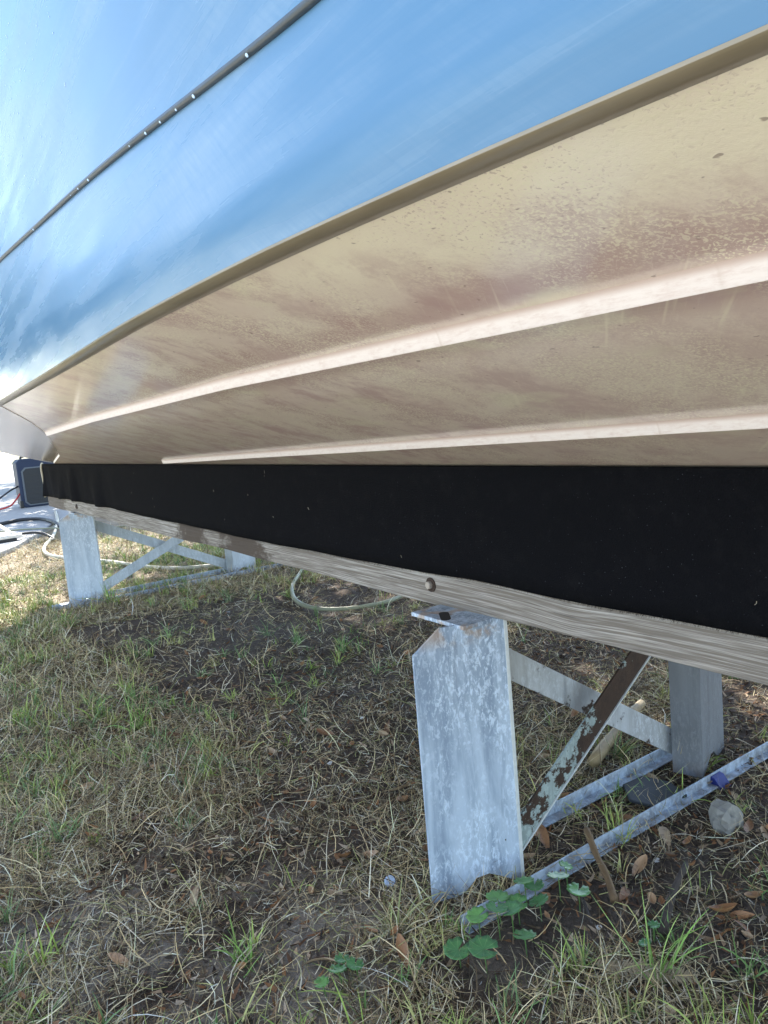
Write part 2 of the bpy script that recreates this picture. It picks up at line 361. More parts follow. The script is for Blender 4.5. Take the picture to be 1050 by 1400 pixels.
def blades(name, P, yaw, lean, L, W, curl, col, m, seg=4, twist=None, label=None, cat=None, kind='stuff', parent=None):
    """many thin curved blades as one mesh. P roots (n,3), lean: start angle from vertical"""
    n = len(P); t = np.linspace(0, 1, seg+1)
    ang = lean[:, None]+curl[:, None]*t[None]; st = (L/seg)[:, None]
    dz = np.cos(ang)*st; dr = np.sin(ang)*st
    z = np.concatenate([np.zeros((n, 1)), np.cumsum(dz[:, :-1], 1)], 1); r = np.concatenate([np.zeros((n, 1)), np.cumsum(dr[:, :-1], 1)], 1)
    yw = yaw[:, None]+(0 if twist is None else twist[:, None]*t[None]**2)
    cx = P[:, 0:1]+np.cumsum(np.concatenate([np.zeros((n, 1)), np.diff(r, axis=1)], 1)*np.cos(yw), 1)
    cy = P[:, 1:2]+np.cumsum(np.concatenate([np.zeros((n, 1)), np.diff(r, axis=1)], 1)*np.sin(yw), 1)
    cz = np.maximum(P[:, 2:3]+z, hgt(cx, cy)+.002+.012*(_T[(np.arange(n) % 256), 3])[:, None]*t)
    w = (W[:, None]*(1-t**2.2*.92))*.5
    roll = rng.uniform(-.9, .9, n)[:, None]
    sx = -np.sin(yw)*w*np.cos(roll); sy = np.cos(yw)*w*np.cos(roll); sz = w*np.sin(roll)
    V = np.stack([np.stack([cx-sx, cy-sy, cz-sz], -1), np.stack([cx+sx, cy+sy, cz+sz], -1)], 2).reshape(-1, 3)
    k = 2*(seg+1); b = (np.arange(n)*k)[:, None]; q = np.arange(seg)*2
    F = np.stack([b+q, b+q+1, b+q+3, b+q+2], -1).reshape(-1, 4)
    me = bpy.data.meshes.new(name); me.vertices.add(len(V)); me.vertices.foreach_set('co', V.astype(np.float32).ravel())
    me.loops.add(F.size); me.loops.foreach_set('vertex_index', F.astype(np.int32).ravel())
    me.polygons.add(len(F)); me.polygons.foreach_set('loop_start', np.arange(0, F.size, 4, dtype=np.int32)); me.polygons.foreach_set('use_smooth', np.ones(len(F), bool))
    a = me.attributes.new('tint', 'FLOAT_COLOR', 'POINT'); cc = np.concatenate([np.repeat(col, k, 0), np.ones((n*k, 1))], 1)
    a.data.foreach_set('color', cc.astype(np.float32).ravel()); me.materials.append(m); me.update(calc_edges=True)
    o = bpy.data.objects.new(name, me); COL.objects.link(o)
    if parent: o.parent = parent
    return tag(o, label, cat, None, kind)
def scatter(n, x0, x1, y0, y1, keep):
    x = rng.uniform(x0, x1, n); y = rng.uniform(y0, y1, n); k = rng.random(n) < keep(x, y); return x[k], y[k]
def pal(n, cols, jit=.2):
    c = np.array(cols)[rng.integers(0, len(cols), n)]; return np.clip(c*(1+rng.normal(0, jit, (n, 1))), .01, .9)
DRY = [(.62, .475, .25), (.42, .315, .17), (.80, .66, .40), (.21, .145, .08), (.52, .43, .27), (.11, .072, .04), (.70, .62, .46), (.36, .35, .14)]
def mulch(x, y): return np.clip((x-.92)/.18, 0, 1)*np.clip((1.5-y)/.3, 0, 1)
def clear(x, y): return 1-.93*((x > .70) & (x < 1.12) & (y > .90) & (y < 1.075))
def infield(x, y):   # wedge of ground the photograph looks at, with a margin
    return ((x/(y+.25) > -.30) & (x < 3.4)).astype(float)
kd = lambda x, y: infield(x, y)*clear(x, y)*np.clip(1-.9*bare(x, y), .08, 1)*(1-.82*mulch(x, y))
parts_ = [scatter(52000, -.5, 2.6, .25, 2.8, kd), scatter(42000, -.4, 3.2, 2.8, 5., kd), scatter(30000, -.4, 3.4, 5., 9., kd)]
x = np.concatenate([p[0] for p in parts_]); y = np.concatenate([p[1] for p in parts_]); n = len(x); d = np.hypot(x, y)
blades('dead_grass', np.stack([x, y, hgt(x, y)+rng.uniform(-.002, .006, n)], -1), rng.uniform(0, 6.28, n), rng.normal(1.15, .35, n),
       rng.uniform(.035, .14, n), rng.uniform(.0010, .0027, n)*(1+.25*np.clip(d-2, 0, 4)), rng.normal(.35, .7, n), pal(n, DRY, .3), M['dry'], 4, rng.normal(0, 1.1, n),
       'matted dead straw coloured grass over the sandy soil', 'grass')
xs_ = [scatter(170000, -.3, 2.4, .3, 2.6, lambda x, y: infield(x, y)*clear(x, y)*np.clip(1-.8*bare(x, y), .15, 1)*(1-.75*mulch(x, y))), scatter(60000, -.2, 3.0, 2.6, 4.8, lambda x, y: infield(x, y)*np.clip(1-.85*bare(x, y), .12, 1))]
x = np.concatenate([p[0] for p in xs_]); y = np.concatenate([p[1] for p in xs_]); n = len(x); d = np.hypot(x, y)
blades('grass_thatch', np.stack([x, y, hgt(x, y)+rng.uniform(-.001, .004, n)], -1), rng.uniform(0, 6.28, n), rng.normal(1.35, .3, n), rng.uniform(.012, .05, n), rng.uniform(.0008, .0022, n)*(1+.25*np.clip(d-2, 0, 4)),
       rng.normal(.2, .6, n), pal(n, DRY, .35), M['dry'], 2, None, 'short broken thatch lying on the soil among the grass', 'grass')
# green grass in loose tufts
tx, ty = scatter(6500, -.4, 3.2, .3, 6.5, lambda x, y: infield(x, y)*clear(x, y)**3*np.clip(1.05-.95*bare(x, y), .05, 1)*np.clip((fbm(x, y, 2.6, 11)-.38)/.16, .10, 1)*(1-.88*mulch(x, y)))
tx2, ty2 = scatter(260, .5, 2.6, 6.2, 8.6, lambda x, y: infield(x, y)*(x > .19*y))
tx = np.concatenate([tx, tx2]); ty = np.concatenate([ty, ty2])
def tufts(tx, ty, lo=4, hi=18, lmax=.105, cols=((.30, .40, .085), (.21, .34, .11), (.40, .48, .13), (.18, .28, .11), (.50, .49, .18))):
    nb = rng.integers(lo, hi, len(tx)); i = np.repeat(np.arange(len(tx)), nb); n = len(i)
    sc = rng.uniform(.5, 1.15, len(tx))[i]
    x = tx[i]+rng.normal(0, .012, n); y = ty[i]+rng.normal(0, .012, n); d = np.hypot(x, y)
    hue = np.array(cols)[rng.integers(0, len(cols), len(tx))][i]*(1+rng.normal(0, .18, (n, 1)))
    return (np.stack([x, y, hgt(x, y)-.002], -1), rng.uniform(0, 6.28, n), np.abs(rng.normal(.45, .35, n)), rng.uniform(.35, 1, n)*lmax*sc,
            rng.uniform(.002, .0044, n)*(1+.15*np.clip(d-2, 0, 4)), rng.uniform(.1, 1.5, n), np.clip(hue, .02, .6))
blades('green_grass', *tufts(tx, ty), M['green'], 5, None, 'thin green grass sprouting in loose tufts', 'grass')
# small chips and pine straw
kx = lambda x, y: infield(x, y)*np.clip(.25+.75*mulch(x, y)+.35*bare(x, y)*(y < 5), 0, 1)
a = scatter(34000, -.3, 2.7, .25, 3., kx); b_ = scatter(9000, -.2, 3.2, 3., 8., kx)
x = np.concatenate([a[0], b_[0]]); y = np.concatenate([a[1], b_[1]]); n = len(x)
blades('leaf_litter', np.stack([x, y, hgt(x, y)+rng.uniform(0, .006, n)], -1), rng.uniform(0, 6.28, n), rng.normal(1.5, .16, n), rng.uniform(.006, .03, n)*np.where(rng.random(n) < .12, 1.7, 1), rng.uniform(.0025, .010, n),
       rng.normal(0, .5, n), pal(n, [(.13, .068, .036), (.24, .115, .05), (.06, .042, .03), (.29, .20, .12), (.09, .07, .05), (.38, .29, .20)], .3), M['chip'], 2, None,
       'brown chips and leaf crumbs scattered on the soil', 'leaf litter')

# distinct grass tufts that stand out
def tuft(x, y, label, k=26, l=.2, cols=((.24, .38, .09), (.30, .44, .12))):
    t = thing('grass_tuft', label, 'grass tuft', (0, 0, 0))
    o = blades('grass_blades', *tufts(np.array([x]*3)+rng.normal(0, .012, 3), np.array([y]*3)+rng.normal(0, .012, 3), k//3, k//3+4, l, cols), M['green'], 6, None, parent=t, kind=None)
    return t
def at_root(t, x, y):
    for c in t.children: c.location = (-x, -y, 0)
    t.location = (x, y, 0)
for (x, y, lb, k, l) in [(1.00, .78, 'long bright green grass tuft at the foot of the picture right of the pennywort', 24, .17),
                         (.70, 1.17, 'straw and green grass tuft at the left foot of the near white post', 30, .2),
                         (.62, 2.62, 'dense green grass tuft out in the bare dirt left of the near post', 30, .17),
                         (1.08, 4.86, 'wispy grass tuft growing over the foot of the far post', 28, .26),
                         (1.98, 1.02, 'fan of straw grass lying over the rail end beside the rock', 44, .24),
                         (.42, 1.28, 'broad bladed green tuft in the lawn below the dark soil patch', 22, .16)]:
    cols = ((.50, .42, .24), (.58, .50, .29), (.38, .41, .16)) if 'straw' in lb else ((.22, .37, .085), (.30, .44, .12))
    at_root(tuft(x, y, lb, k, l, cols), x, y)

# ---------------------------------------------------------------- boat
def smooth_table(f, sig=.22):
    g = np.arange(-5, 7.5, .02); v = np.array([f(y) for y in g]); k = np.exp(-.5*(np.arange(-60, 61)*.02/sig)**2); k /= k.sum()
    v = np.convolve(np.pad(v, 60, 'reflect', reflect_type='odd'), k, 'valid'); return lambda y: float(np.interp(y, g, v))
XC = 1.33; XB, ZT = .985, .893; TB = math.tan(R_(19))
def cx_raw(y):
    if y >= .3: return ip(y, [.3, .54, .91, 1.38, 2.4, 4, 5.9], [.2985, .288, .2835, .293, .305, .32, .33])
    x = .2835+.0320*(1-y)**2
    return min(XC-.004, x+(.0038*(-y)**3 if y < 0 else 0))
cx_s = smooth_table(cx_raw, .12)
def cx_in(y): return min(cx_s(y), XC-.004)
def bow(y): return max(0., -y/3.55)
def zplane(x): return ZT+(XB-x)*TB
def zkeel(y): return zplane(XC)+1.0*max(0., (-1-y)/2.55)**2
def zchine(y): return zplane(cx_in(y)) if y > 0 else zplane(cx_in(0))+.62*bow(y)**2
def zbot(x, y):
    c = cx_in(y); t = (x-c)/(XC-c) if XC-c > 1e-6 else 0; return zchine(y)*(1-t)+zkeel(y)*t
kz_s = smooth_table(lambda y: ip(y, [-3.4, -1, .42, .583, .89, 1.63, 3, 5.9], [1.75, 1.27, 1.255, 1.276, 1.306, 1.37, 1.46, 1.58]), .12)
ko_s = smooth_table(lambda y: ip(y, [-3.4, 0, .5, 1.6, 3, 5.9], [-.14, -.006, .008, -.014, -.03, -.02]), .3)
def knuck(y): return cx_in(y)-.028+ko_s(y), kz_s(y)
ys = np.concatenate([np.linspace(5.9, 2.6, 26), np.linspace(2.5, -.2, 60), np.linspace(-.35, -3.45, 34)])
boat = thing('boat', 'blue sided boat with a stained tan bottom resting on the carpeted bunk', 'boat', (XC, 1.5, 0))
def bpart(name, V, F, m, uv=None, **k):
    o = mesh(name, np.array(V)-np.array([XC, 1.5, 0]), F, m, boat, uv, **k); return o
def loft(rows, uvrows, mirror=True):
    """rows: list (per y) of list of points -> verts, faces, uvs"""
    V, U, F = [], [], []
    n = len(rows[0])
    for r, u in zip(rows, uvrows): V += r; U += u
    k = len(rows)
    for i in range(k-1):
        for j in range(n-1): F.append((i*n+j, i*n+j+1, (i+1)*n+j+1, (i+1)*n+j))
    if mirror:
        o = len(V); V = V+[(2*XC-p[0], p[1], p[2]) for p in V]; U = U+[(u[0]+9, u[1]) for u in U]
        F = F+[tuple(reversed([i+o for i in f])) for f in F]
    return V, F, U
# bottom, forward of the swept step, and the clean panel aft of it (raised 14 mm)
SX = [.28, .40, .51, .80, .98, 1.33]; SY = [2.30, 2.60, 2.96, 4.35, 5.55, 5.86]
nT = 30
rows, uvr = [], []
ts = np.linspace(0, 1, nT)
for y in np.linspace(0, 1, 90):
    r, u = [], []
    for t in ts:
        xx = .30+t*(XC-.30); yb = ip(xx, SX, SY); yy = yb+(-3.45-yb)*(y**1.0)
        c = cx_in(yy); X = c+t*(XC-c); Z = zbot(X, yy)
        r.append((X, yy, Z)); u.append((yy, t*1.06))
    rows.append(r); uvr.append(u)
V, F, U = loft(rows, uvr); bpart('hull_bottom', V, F, M['bottom'], U)
rows, uvr = [], []
for s in np.linspace(0, 1, 24):
    r, u = [], []
    for t in ts:
        xx = .30+t*(XC-.30); yb = ip(xx, SX, SY); yy = 5.9+(yb-5.9)*s
        c = cx_in(yy); X = c+t*(XC-c); r.append((X, yy, zbot(X, yy)+.014)); u.append((yy, t))
    rows.append(r); uvr.append(u)
V, F, U = loft(rows, uvr); bpart('stern_panel', V, F, M['white_gel'], U)
V, F = [], []
for t in ts:
    xx = .30+t*(XC-.30); yb = ip(xx, SX, SY); c = cx_in(yb); X = c+t*(XC-c); z = zbot(X, yb); V += [(X, yb+.001, z-.0015), (X, yb+.001, z+.015)]
F = [(2*i, 2*i+1, 2*i+3, 2*i+2) for i in range(nT-1)]
o = len(V); V += [(2*XC-p[0], p[1], p[2]) for p in V]; F += [tuple(i+o for i in f) for f in F]
bpart('step_edge', V, F, M['strake'], [(0, .02)]*len(V))
# chine flat: a narrow down-facing ledge
rows, uvr = [], []
for y in ys:
    c = cx_in(y); z = zbot(c, y); w = ip(y, [-3.4, -1.5, .17, .3, .54, .95, 3, 5.9], [.002, .011, .0165, .0200, .0245, .025, .0255, .027])
    rows.append([(c+.001, y, z-.0008), (c-.001, y, z-.0012), (c-w, y, z-.0004), (c-w-.0012, y, z+.0005), (c-w-.0012, y, z+.0024)])
    uvr.append([(y, 0), (y, .01), (y, .03), (y, .034), (y, .04)])
V, F, U = loft(rows, uvr); bpart('chine', V, F, M['chine'], U).modifiers.new('e', 'EDGE_SPLIT').split_angle = R_(35)
# topsides
def side_pts(y):
    c = cx_in(y); w = ip(y, [-3.4, -1.5, .17, .3, .54, .95, 3, 5.9], [.002, .011, .0165, .0200, .0245, .025, .0255, .027]); z0 = zbot(c, y)+.002; x0 = c-w
    kx, kz = knuck(y); out = []
    for t in np.linspace(0, 1, 9):
        bulge = .007*(t/.25 if t < .25 else 1-(t-.25)/.75)
        out.append((x0+(kx-x0)*t-bulge, z0+(kz-z0)*t))
    sx = kx-ip(y, [-3.4, -1.5, 1, 3, 5.9], [.32, .34, .10, .04, .02]); sz = ip(y, [-3.4, 1, 5.9], [2.35, 2.15, 2.1])
    for t in np.linspace(.06, 1, 14):
        out.append((kx+(sx-kx)*t**1.2, kz+(sz-kz)*t))
    return out
rows, uvr = [], []
for y in ys:
    p = side_pts(y); r, u = [], []; L = 0
    for i, (X, Z) in enumerate(p):
        if i: L += math.hypot(X-p[i-1][0], Z-p[i-1][1])
        r.append((X, y, Z)); u.append((y, L))
    rows.append(r); uvr.append(u)
V, F, U = loft(rows, uvr); bpart('hull_side', V, F, M['blue'], U)
# deck and transom
rows = []
for y in ys:
    X, Z = side_pts(y)[-1]; rows.append([(X-.02, y, Z-.02), (X-.02, y, Z+.03), (X+.06*(1-bow(y)), y, Z+.035), (XC, y, Z+.06)])
V, F, U = loft(rows, [[(r[0][1], 0)]*4 for r in rows]); bpart('deck', V, F, M['deck'], U)
p = side_pts(5.9); poly = [(X, 5.9, Z) for X, Z in p]; poly = [(XC, 5.9, zkeel(5.9)+.014), (cx_in(5.9), 5.9, zbot(cx_in(5.9), 5.9)+.014)]+poly
full = poly+[(2*XC-q[0], q[1], q[2]) for q in reversed(poly[1:])]
bpart('transom', full, [tuple(range(len(full)))], M['blue'], [(q[0], q[2]) for q in full], smooth=False)
# spray strakes
def strake(xs, ysn, y_end, mirror, wid=.036):
    rows, uvr = [], []
    for y in np.concatenate([np.linspace(y_end, 1, 40), np.linspace(.95, -2.6, 40)]):
        X = ip(y, ysn, xs)
        if y < .3: X += .04*(.3-y)**2
        X = min(X, XC-.02); tp = min(1, (y+2.65)/.5)
        z = lambda q: zbot(q, y)
        P = [(X-.0085, z(X-.0085)+.002, 0), (X-.0065, z(X-.0065)-.0006*tp, .003), (X-.0035, z(X-.0035)-.0040*tp, .009), (X-.0005, z(X)-.0125*tp, .024), (X+.0005, z(X)-.0137*tp, .026), (X+.014, z(X+.014)-.003*tp, .045), (X+.018, z(X+.018)+.002, .05)]
        if mirror: P = [(2*XC-a, b, c) for a, b, c in P]
        rows.append([(a, y, b) for a, b, c in P]); uvr.append([(y, c) for a, b, c in P])
    V, F, U = loft(rows, uvr, False)
    n = len(rows[0]); F.append(tuple(range(n)))
    if mirror: F = [tuple(reversed(f)) for f in F]
    o = bpart('spray_strake', V, F, M['strake'], U)
    md = o.modifiers.new('e', 'EDGE_SPLIT'); md.split_angle = R_(50)
    return o
for mir in (False, True):
    strake([.456, .455, .449, .472, .512], [.245, .458, 1.08, 2.05, 2.93], 2.93, mir)
    strake([.752, .766, .803, .865, .93], [.18, .42, 1.005, 2.0, 2.95], 2.97, mir)
# rub strip on the knuckle
for mir in (1, -1):
    mb = MB(); pts = []
    for y in ys:
        kx, kz = knuck(y); pts.append((XC+mir*(kx-XC)-mir*.002-XC, y-1.5, kz))
    mb.tube(pts, .0033, 10).build('rub_strip', M['rub'], boat, smooth=True)
# water drops
def drops(rows_, name):
    mb = MB()
    for (X, Y_, Z, r, nrm) in rows_:
        nv = Vector(nrm).normalized(); a = nv.orthogonal().normalized(); b = nv.cross(a); V = []; F = []
        for i in range(4):
            e = i/3*math.pi/2; V += [Vector((X-XC, Y_-1.5, Z))+(a*math.cos(q)+b*math.sin(q))*r*math.cos(e)+nv*r*.55*math.sin(e) for q in [k*math.pi/4 for k in range(8)]]
        for i in range(3):
            for k in range(8): F.append((i*8+k, i*8+(k+1) % 8, i*8+8+(k+1) % 8, i*8+8+k))
        F.append(tuple(range(24, 32))); mb.add(V, F)
    o = mb.build(name, M['drop'], boat, smooth=True); o['kind'] = 'stuff'; return o
L_ = []
for i in range(460):
    y = max(.98, random.gauss(1.4, .28)) if i < 430 else random.uniform(.7, 2.2)
    p = side_pts(y); t = random.uniform(0, 9) if i < 430 else random.uniform(-5, 0); j = 9+t*.55 if t > 0 else 9+t
    j0 = int(j); f = j-j0; (a, za), (b, zb) = p[j0], p[min(j0+1, len(p)-1)]
    L_.append((a+(b-a)*f-.0003, y, za+(zb-za)*f, random.choice([.0005, .0006, .0008, .0011]) if i < 430 else .0006, (-1, 0, -.1)))
for y in (.52, .62, .66, .70, .74, .79, .95, 1.0, 1.04, 1.3):
    kx, kz = knuck(y); L_.append((kx-.005, y, kz-.0035, random.uniform(.0009, .0019), (-.8, 0, -.5)))
drops(L_, 'water_drops')

# ---------------------------------------------------------------- bunks
HEMY = [-1.7, .56, .85, 1.17, 1.5, 2.2, 3.0, 4.9, 5.9]; HEM = [.655, .655, .651, .655, .647, .645, .648, .660, .654]
def bunk(mir, label):
    s = -1 if mir else 1; X = lambda x: (s*(x-XC))
    t = thing('bunk', label, 'bunk', (XC, 0, 0), 'carpeted bunks under the boat')
    y0, y1 = -1.7, 5.93
    # timber with slightly wavy arrises
    V, F, n = [], [], 60
    for i in range(n+1):
        y = y0+(y1-y0)*i/n; w = .0025*math.sin(y*3.1)+.0015*math.sin(y*7.7)
        prof = [(.985+w*.4, .582+w), (.9875+w*.4, .580+w), (1.070, .580+w), (1.073, .583), (1.073, zplane(1.073)-.012), (.986, ZT-.014)]
        V += [(X(a), y, z) for a, z in prof]
    for i in range(n):
        for k in range(6): F.append((i*6+k, i*6+(k+1) % 6, i*6+6+(k+1) % 6, i*6+6+k))
    F += [tuple(reversed(range(6))), tuple(range(n*6, n*6+6))]
    if mir: F = [tuple(reversed(f)) for f in F]
    mesh('timber', V, F, M['wood'], t, smooth=False)
    # carpet: outer skirt, over the top, down the inside
    V, F, n = [], [], 330
    for i in range(n+1):
        y = y0+(y1+.004-y0)*i/n
        ze = ip(y, HEMY, HEM)+.0010*math.sin(y*5)+.0008*math.sin(y*17+1)
        fold = max(0, min(1, (y-3.6)/1.2)); wv = lambda h: fold*(.017*math.sin(y*11.5+h*2)+.012*math.sin(y*19+1.3))*(h**.8)+.0015*math.sin(y*6)*h
        pr = []
        for k in range(9):
            h = 1-k/8; z = ze+(ZT-.006-ze)*(k/8); pr.append((.976-max(-.004, wv(h)), z))
        pr += [(.978, ZT-.0045), (.984, zplane(.984)-.004), (1.076, zplane(1.076)-.004), (1.081, zplane(1.081)-.007), (1.081, .72), (1.074, .718), (1.074, .84)]
        # return the cut edge
        pr = [(.984, ze+.002)]+pr
        V += [(X(a), y, z) for a, z in pr]
        m_ = len(pr)
    for i in range(n):
        for k in range(m_-1): F.append((i*m_+k, i*m_+k+1, (i+1)*m_+k+1, (i+1)*m_+k))
    if not mir: F = [tuple(reversed(f)) for f in F]
    mesh('carpet', V, F, M['carpet'], t)
    if not mir:
        fz = MB()
        for _ in range(5200):
            y = random.uniform(.2, 3.4) if random.random() < .8 else random.uniform(3.4, 5.9); z = float(np.interp(y, HEMY, HEM))+random.uniform(-.001, .004); L = random.uniform(.002, .007)
            a = random.gauss(0, .5); p = Vector((X(.9755), y, z)); q = p+Vector((-.0015-random.random()*.002, math.sin(a)*L, -math.cos(a)*L)); w = Vector((0, .0003, 0))
            fz.add([p-w, p+w, q], [(0, 1, 2)])
        o = fz.build('carpet_fray', M['carpet'], t); o['kind'] = 'stuff'
        ln = MB()
        for _ in range(15):
            y = .5+3.2*random.random()**1.5; z = random.uniform(.67, .88); L = random.uniform(.001, .0055); a = random.uniform(0, 6.28); k = random.gauss(0, .5)
            p = Vector((X(.9745), y, z)); d1 = Vector((0, math.cos(a), math.sin(a)))*L; d2 = Vector((0, math.cos(a+k), math.sin(a+k)))*L
            ln.tube([p, p+d1, p+d1+d2], random.uniform(.0002, .00045), 4)
        o = ln.build('lint', M['backing'], t); o['kind'] = 'stuff'
    # pale cut end of the carpet (backing showing)
    pts = spline([(X(.972), y1+.005, .648), (X(.966), y1+.008, .672), (X(.974), y1+.007, .74), (X(.970), y1+.008, .84), (X(.974), y1+.006, .882), (X(.985), y1+.006, .893)], 5)
    MB().tube(pts, .0075, 6).build('carpet_edge', M['backing'], t, smooth=True)
    for y in (1.331, 4.972):
        b = MB(); b.tube([(X(.9845), y, .622), (X(.981), y, .622)], .0165, 20); w = b.build('washer', M['rust'], t, .0008)
        h = MB(); h.tube([(X(.981), y, .622), (X(.9735), y, .622)], .0095, 6); h.tube([(X(.9735), y, .622), (X(.972), y, .622)], .0075, 12); h.build('bolt_head', M['zinc'], w, .0012)
    return t
bunk(False, 'long timber bunk with black carpet along its side facing us, under the tan hull')
bunk(True, 'long timber bunk hidden behind the nearer carpeted bunk, under the hull')

# ---------------------------------------------------------------- cradles
def cradle(dx, dy, label, near, ex=0.):
    t = thing('boat_stand', label, 'boat stand', (XC+dx, 1.18+dy, 0), 'metal stands under the bunks')
    O = Vector((XC, 1.18, 0)); L = lambda x, y, z: (x-O.x, y-O.y, z)
    alu, alu2 = (M['alu'], M['alu2']) if near else (M['rail'], M['alu3'])
    # outer post: broad web plate turned a little, flanges behind, notch over the rail
    def post(mirr, mat, zt=.578):
        s = -1 if mirr else 1
        a = Vector((s*.191, -.062, 0)) if not mirr else Vector((-.191, -.062, 0)); o = Vector(L(.814, 1.185, 0)) if not mirr else Vector((-(L(.814, 1.185, 0))[0]+ex, .005, 0))
        wdt = a.length; a = a.normalized(); nrm = Vector((0, 0, 1)).cross(a)*s   # behind the plate
        if nrm.y < 0: nrm = -nrm
        poly = [(0, .004), (.058, .004), (.078, .014), (.10, .034), (.128, .037), (.152, .026), (.180, .010), (wdt, .006), (wdt+.004, zt), (.062, zt), (.002, .53)]
        mb = MB(); mb.prism(poly, a, (0, 0, 1), o, nrm*.007); mb.build('post', mat, t, .0012)
        fl = MB()
        fl.prism([(0, .004), (.012, .004), (.012, zt-.004), (0, zt-.004)], nrm*6.5, (0, 0, 1), o+a*(wdt-.001)-nrm*.0015, a*.008)
        fl.build('post_flange', M['edge'] if near and not mirr else mat, t, .0012)
        cp = MB(); e_ = ex if mirr else 0; cp.prism([(.905-XC-e_, -.05), (1.08-XC, -.05), (1.08-XC, .125), (.905-XC-e_, .125)], (s, 0, 0), (0, 1, 0), (0, 0, zt-.006), (0, 0, .0085))
        c = cp.build('cap_plate', mat, t, .001)
        sl = MB(); pl = [(.0+.011*math.cos(q)+(.022 if math.cos(q) > 0 else -.022), .011*math.sin(q)) for q in [k*math.pi/8 for k in range(16)]]
        sl.prism(pl, (s*.55, .83, 0), (-s*.83, .55, 0), (s*(.930-XC), .04, zt+.0026), (0, 0, .0006)); sl.build('slot', M['dark'], c)
    post(False, alu); post(True, alu2)
    ang = [(0, 0), (.034, 0), (.034, .005), (.005, .005), (.005, .036), (0, .036)]
    def angle(p, q, mat, nm, k=1., up=(0, 0, 1)): return MB().bar(p, q, [(a*k, b*k) for a, b in ang], up).build(nm, mat, t, .001)
    # ground rails (in front of and behind the posts)
    e = 2.05+ex*1.2
    angle(L(.815, 1.098, -.003), L(e, 1.10, .0), M['rail'], 'ground_rail', .75)
    angle(L(.90, 1.262, .000), L(1.72+ex, 1.258, .008), M['rail'], 'ground_rail', .85)
    # braces
    MB().bar(L(.985, 1.205, .505), L(1.735+ex, 1.215, .022), [(-.003, -.031), (.003, -.031), (.003, .031), (-.003, .031)], (0, 0, 1)).build('flat_brace', M['strap'] if near else alu2, t, .001)
    bm = M['rusty'] if near else alu2
    p_, q_ = L(.99, 1.135, .079), L(1.66+ex, 1.135, .545-ex*.25)
    br = MB().bar(p_, q_, [(-.003, -.029), (.003, -.029), (.003, .029), (-.003, .029)]).build('angle_brace', bm, t, .001)
    MB().bar(p_, q_, [(-.0045, -.0325), (.006, -.0325), (.006, -.0292), (-.0045, -.0292)]).build('bright_edge', M['edge'] if near else bm, br)
    if near:
        tp = MB(); tp.bar(L(1.642, 1.094, .010), L(1.682, 1.094, .011), [(-.003, -.016), (.03, -.016), (.03, -.014), (.010, .010), (-.001, .012)]); tp.build('paint_patch', M['tape'], t, .002)
        MB().prism([(0, 0), (.10, -.02), (.125, .05), (.10, .115), (.03, .12), (-.02, .06)], (1, 0, 0), (0, 1, 0), L(1.44, 1.112, .004), (0, 0, .008)).build('foot_plate', M['slab'], t, .002)
    else:
        MB().bar(L(.70, 1.135, .0), L(.93, 1.14, .0), [(-.03, 0), (.03, 0), (.03, .03), (-.03, .03)]).build('foot_block', alu, t, .003)
    return t
cradle(0, 0, 'metal boat stand with blotchy white post and rusty brace, nearest to us', True)
cradle(.06, 3.84, 'smaller looking dull grey boat stand beneath the far end of the bunk', False, .25)

# ---------------------------------------------------------------- pad, box, hoses
mb = MB(); mb.prism([(-.75, 4.2), (-.2, 6.2), (1.02, 8.35), (2.02, 11.0), (2.5, 12.6), (5.5, 21), (9, 60), (-14, 60), (-14, 4.2)], (1, 0, 0), (0, 1, 0), (0, 0, -.06), (0, 0, .115))
tag(mb.build('concrete_pad', M['concrete'], None, .012), 'pale concrete slab behind the boat', 'pavement', kind='structure')
mb = MB(); mb.prism([(-14, -9), (-1.0, -9), (-.8, -3), (-.72, 2), (-.75, 4.19), (-14, 4.19)], (1, 0, 0), (0, 1, 0), (0, 0, -.06), (0, 0, .085))  # unseen pale ground, added to bounce sunlight onto the hull bottom
tag(mb.build('driveway', M['drive'], None, .02), 'pale shell driveway alongside the boat', 'driveway', kind='structure')
bx = thing('equipment_box', 'blue and charcoal wheeled equipment box standing on the concrete slab', 'equipment box', (2.22, 13.6, .055))
w, d_, h = .37, .42, .80
def octo(w, h, c, z0=0): return [(-w+c, z0), (w-c, z0), (w, z0+c), (w, z0+h-c), (w-c, z0+h), (-w+c, z0+h), (-w, z0+h-c), (-w, z0+c)]
MB().prism(octo(w, h, .055), (1, 0, 0), (0, 0, 1), (0, 0, 0), (0, d_, 0)).build('body', M['lid_blue'], bx, .015)
MB().prism(octo(w-.04, h-.17, .06, .03), (1, 0, 0), (0, 0, 1), (0.02, -.02, 0), (0, .019, 0)).build('front_panel', M['trim'], bx, .004)
MB().prism(octo(w-.062, h-.212, .05, .051), (1, 0, 0), (0, 0, 1), (0.02, -.03, 0), (0, .009, 0)).build('louvre_panel', M['panel'], bx, .003)
lv = MB()
for k in range(5): lv.box((-.26, -.036, .12+k*.1), (.30, -.031, .128+k*.1))
lv.build('louvre', M['black'], bx)
hd = MB(); hd.tube(spline([(-.26, .2, h-.01), (-.24, .2, h+.035), (0, .2, h+.045), (.24, .2, h+.035), (.26, .2, h-.01)], 5), .018, 8); hd.build('handle', M['black'], bx, smooth=True)
for sx in (-1, 1): MB().box((sx*w-.02, -.015, .0), (sx*w+.03, .10, .12)).build('foot', M['black'], bx, .01)

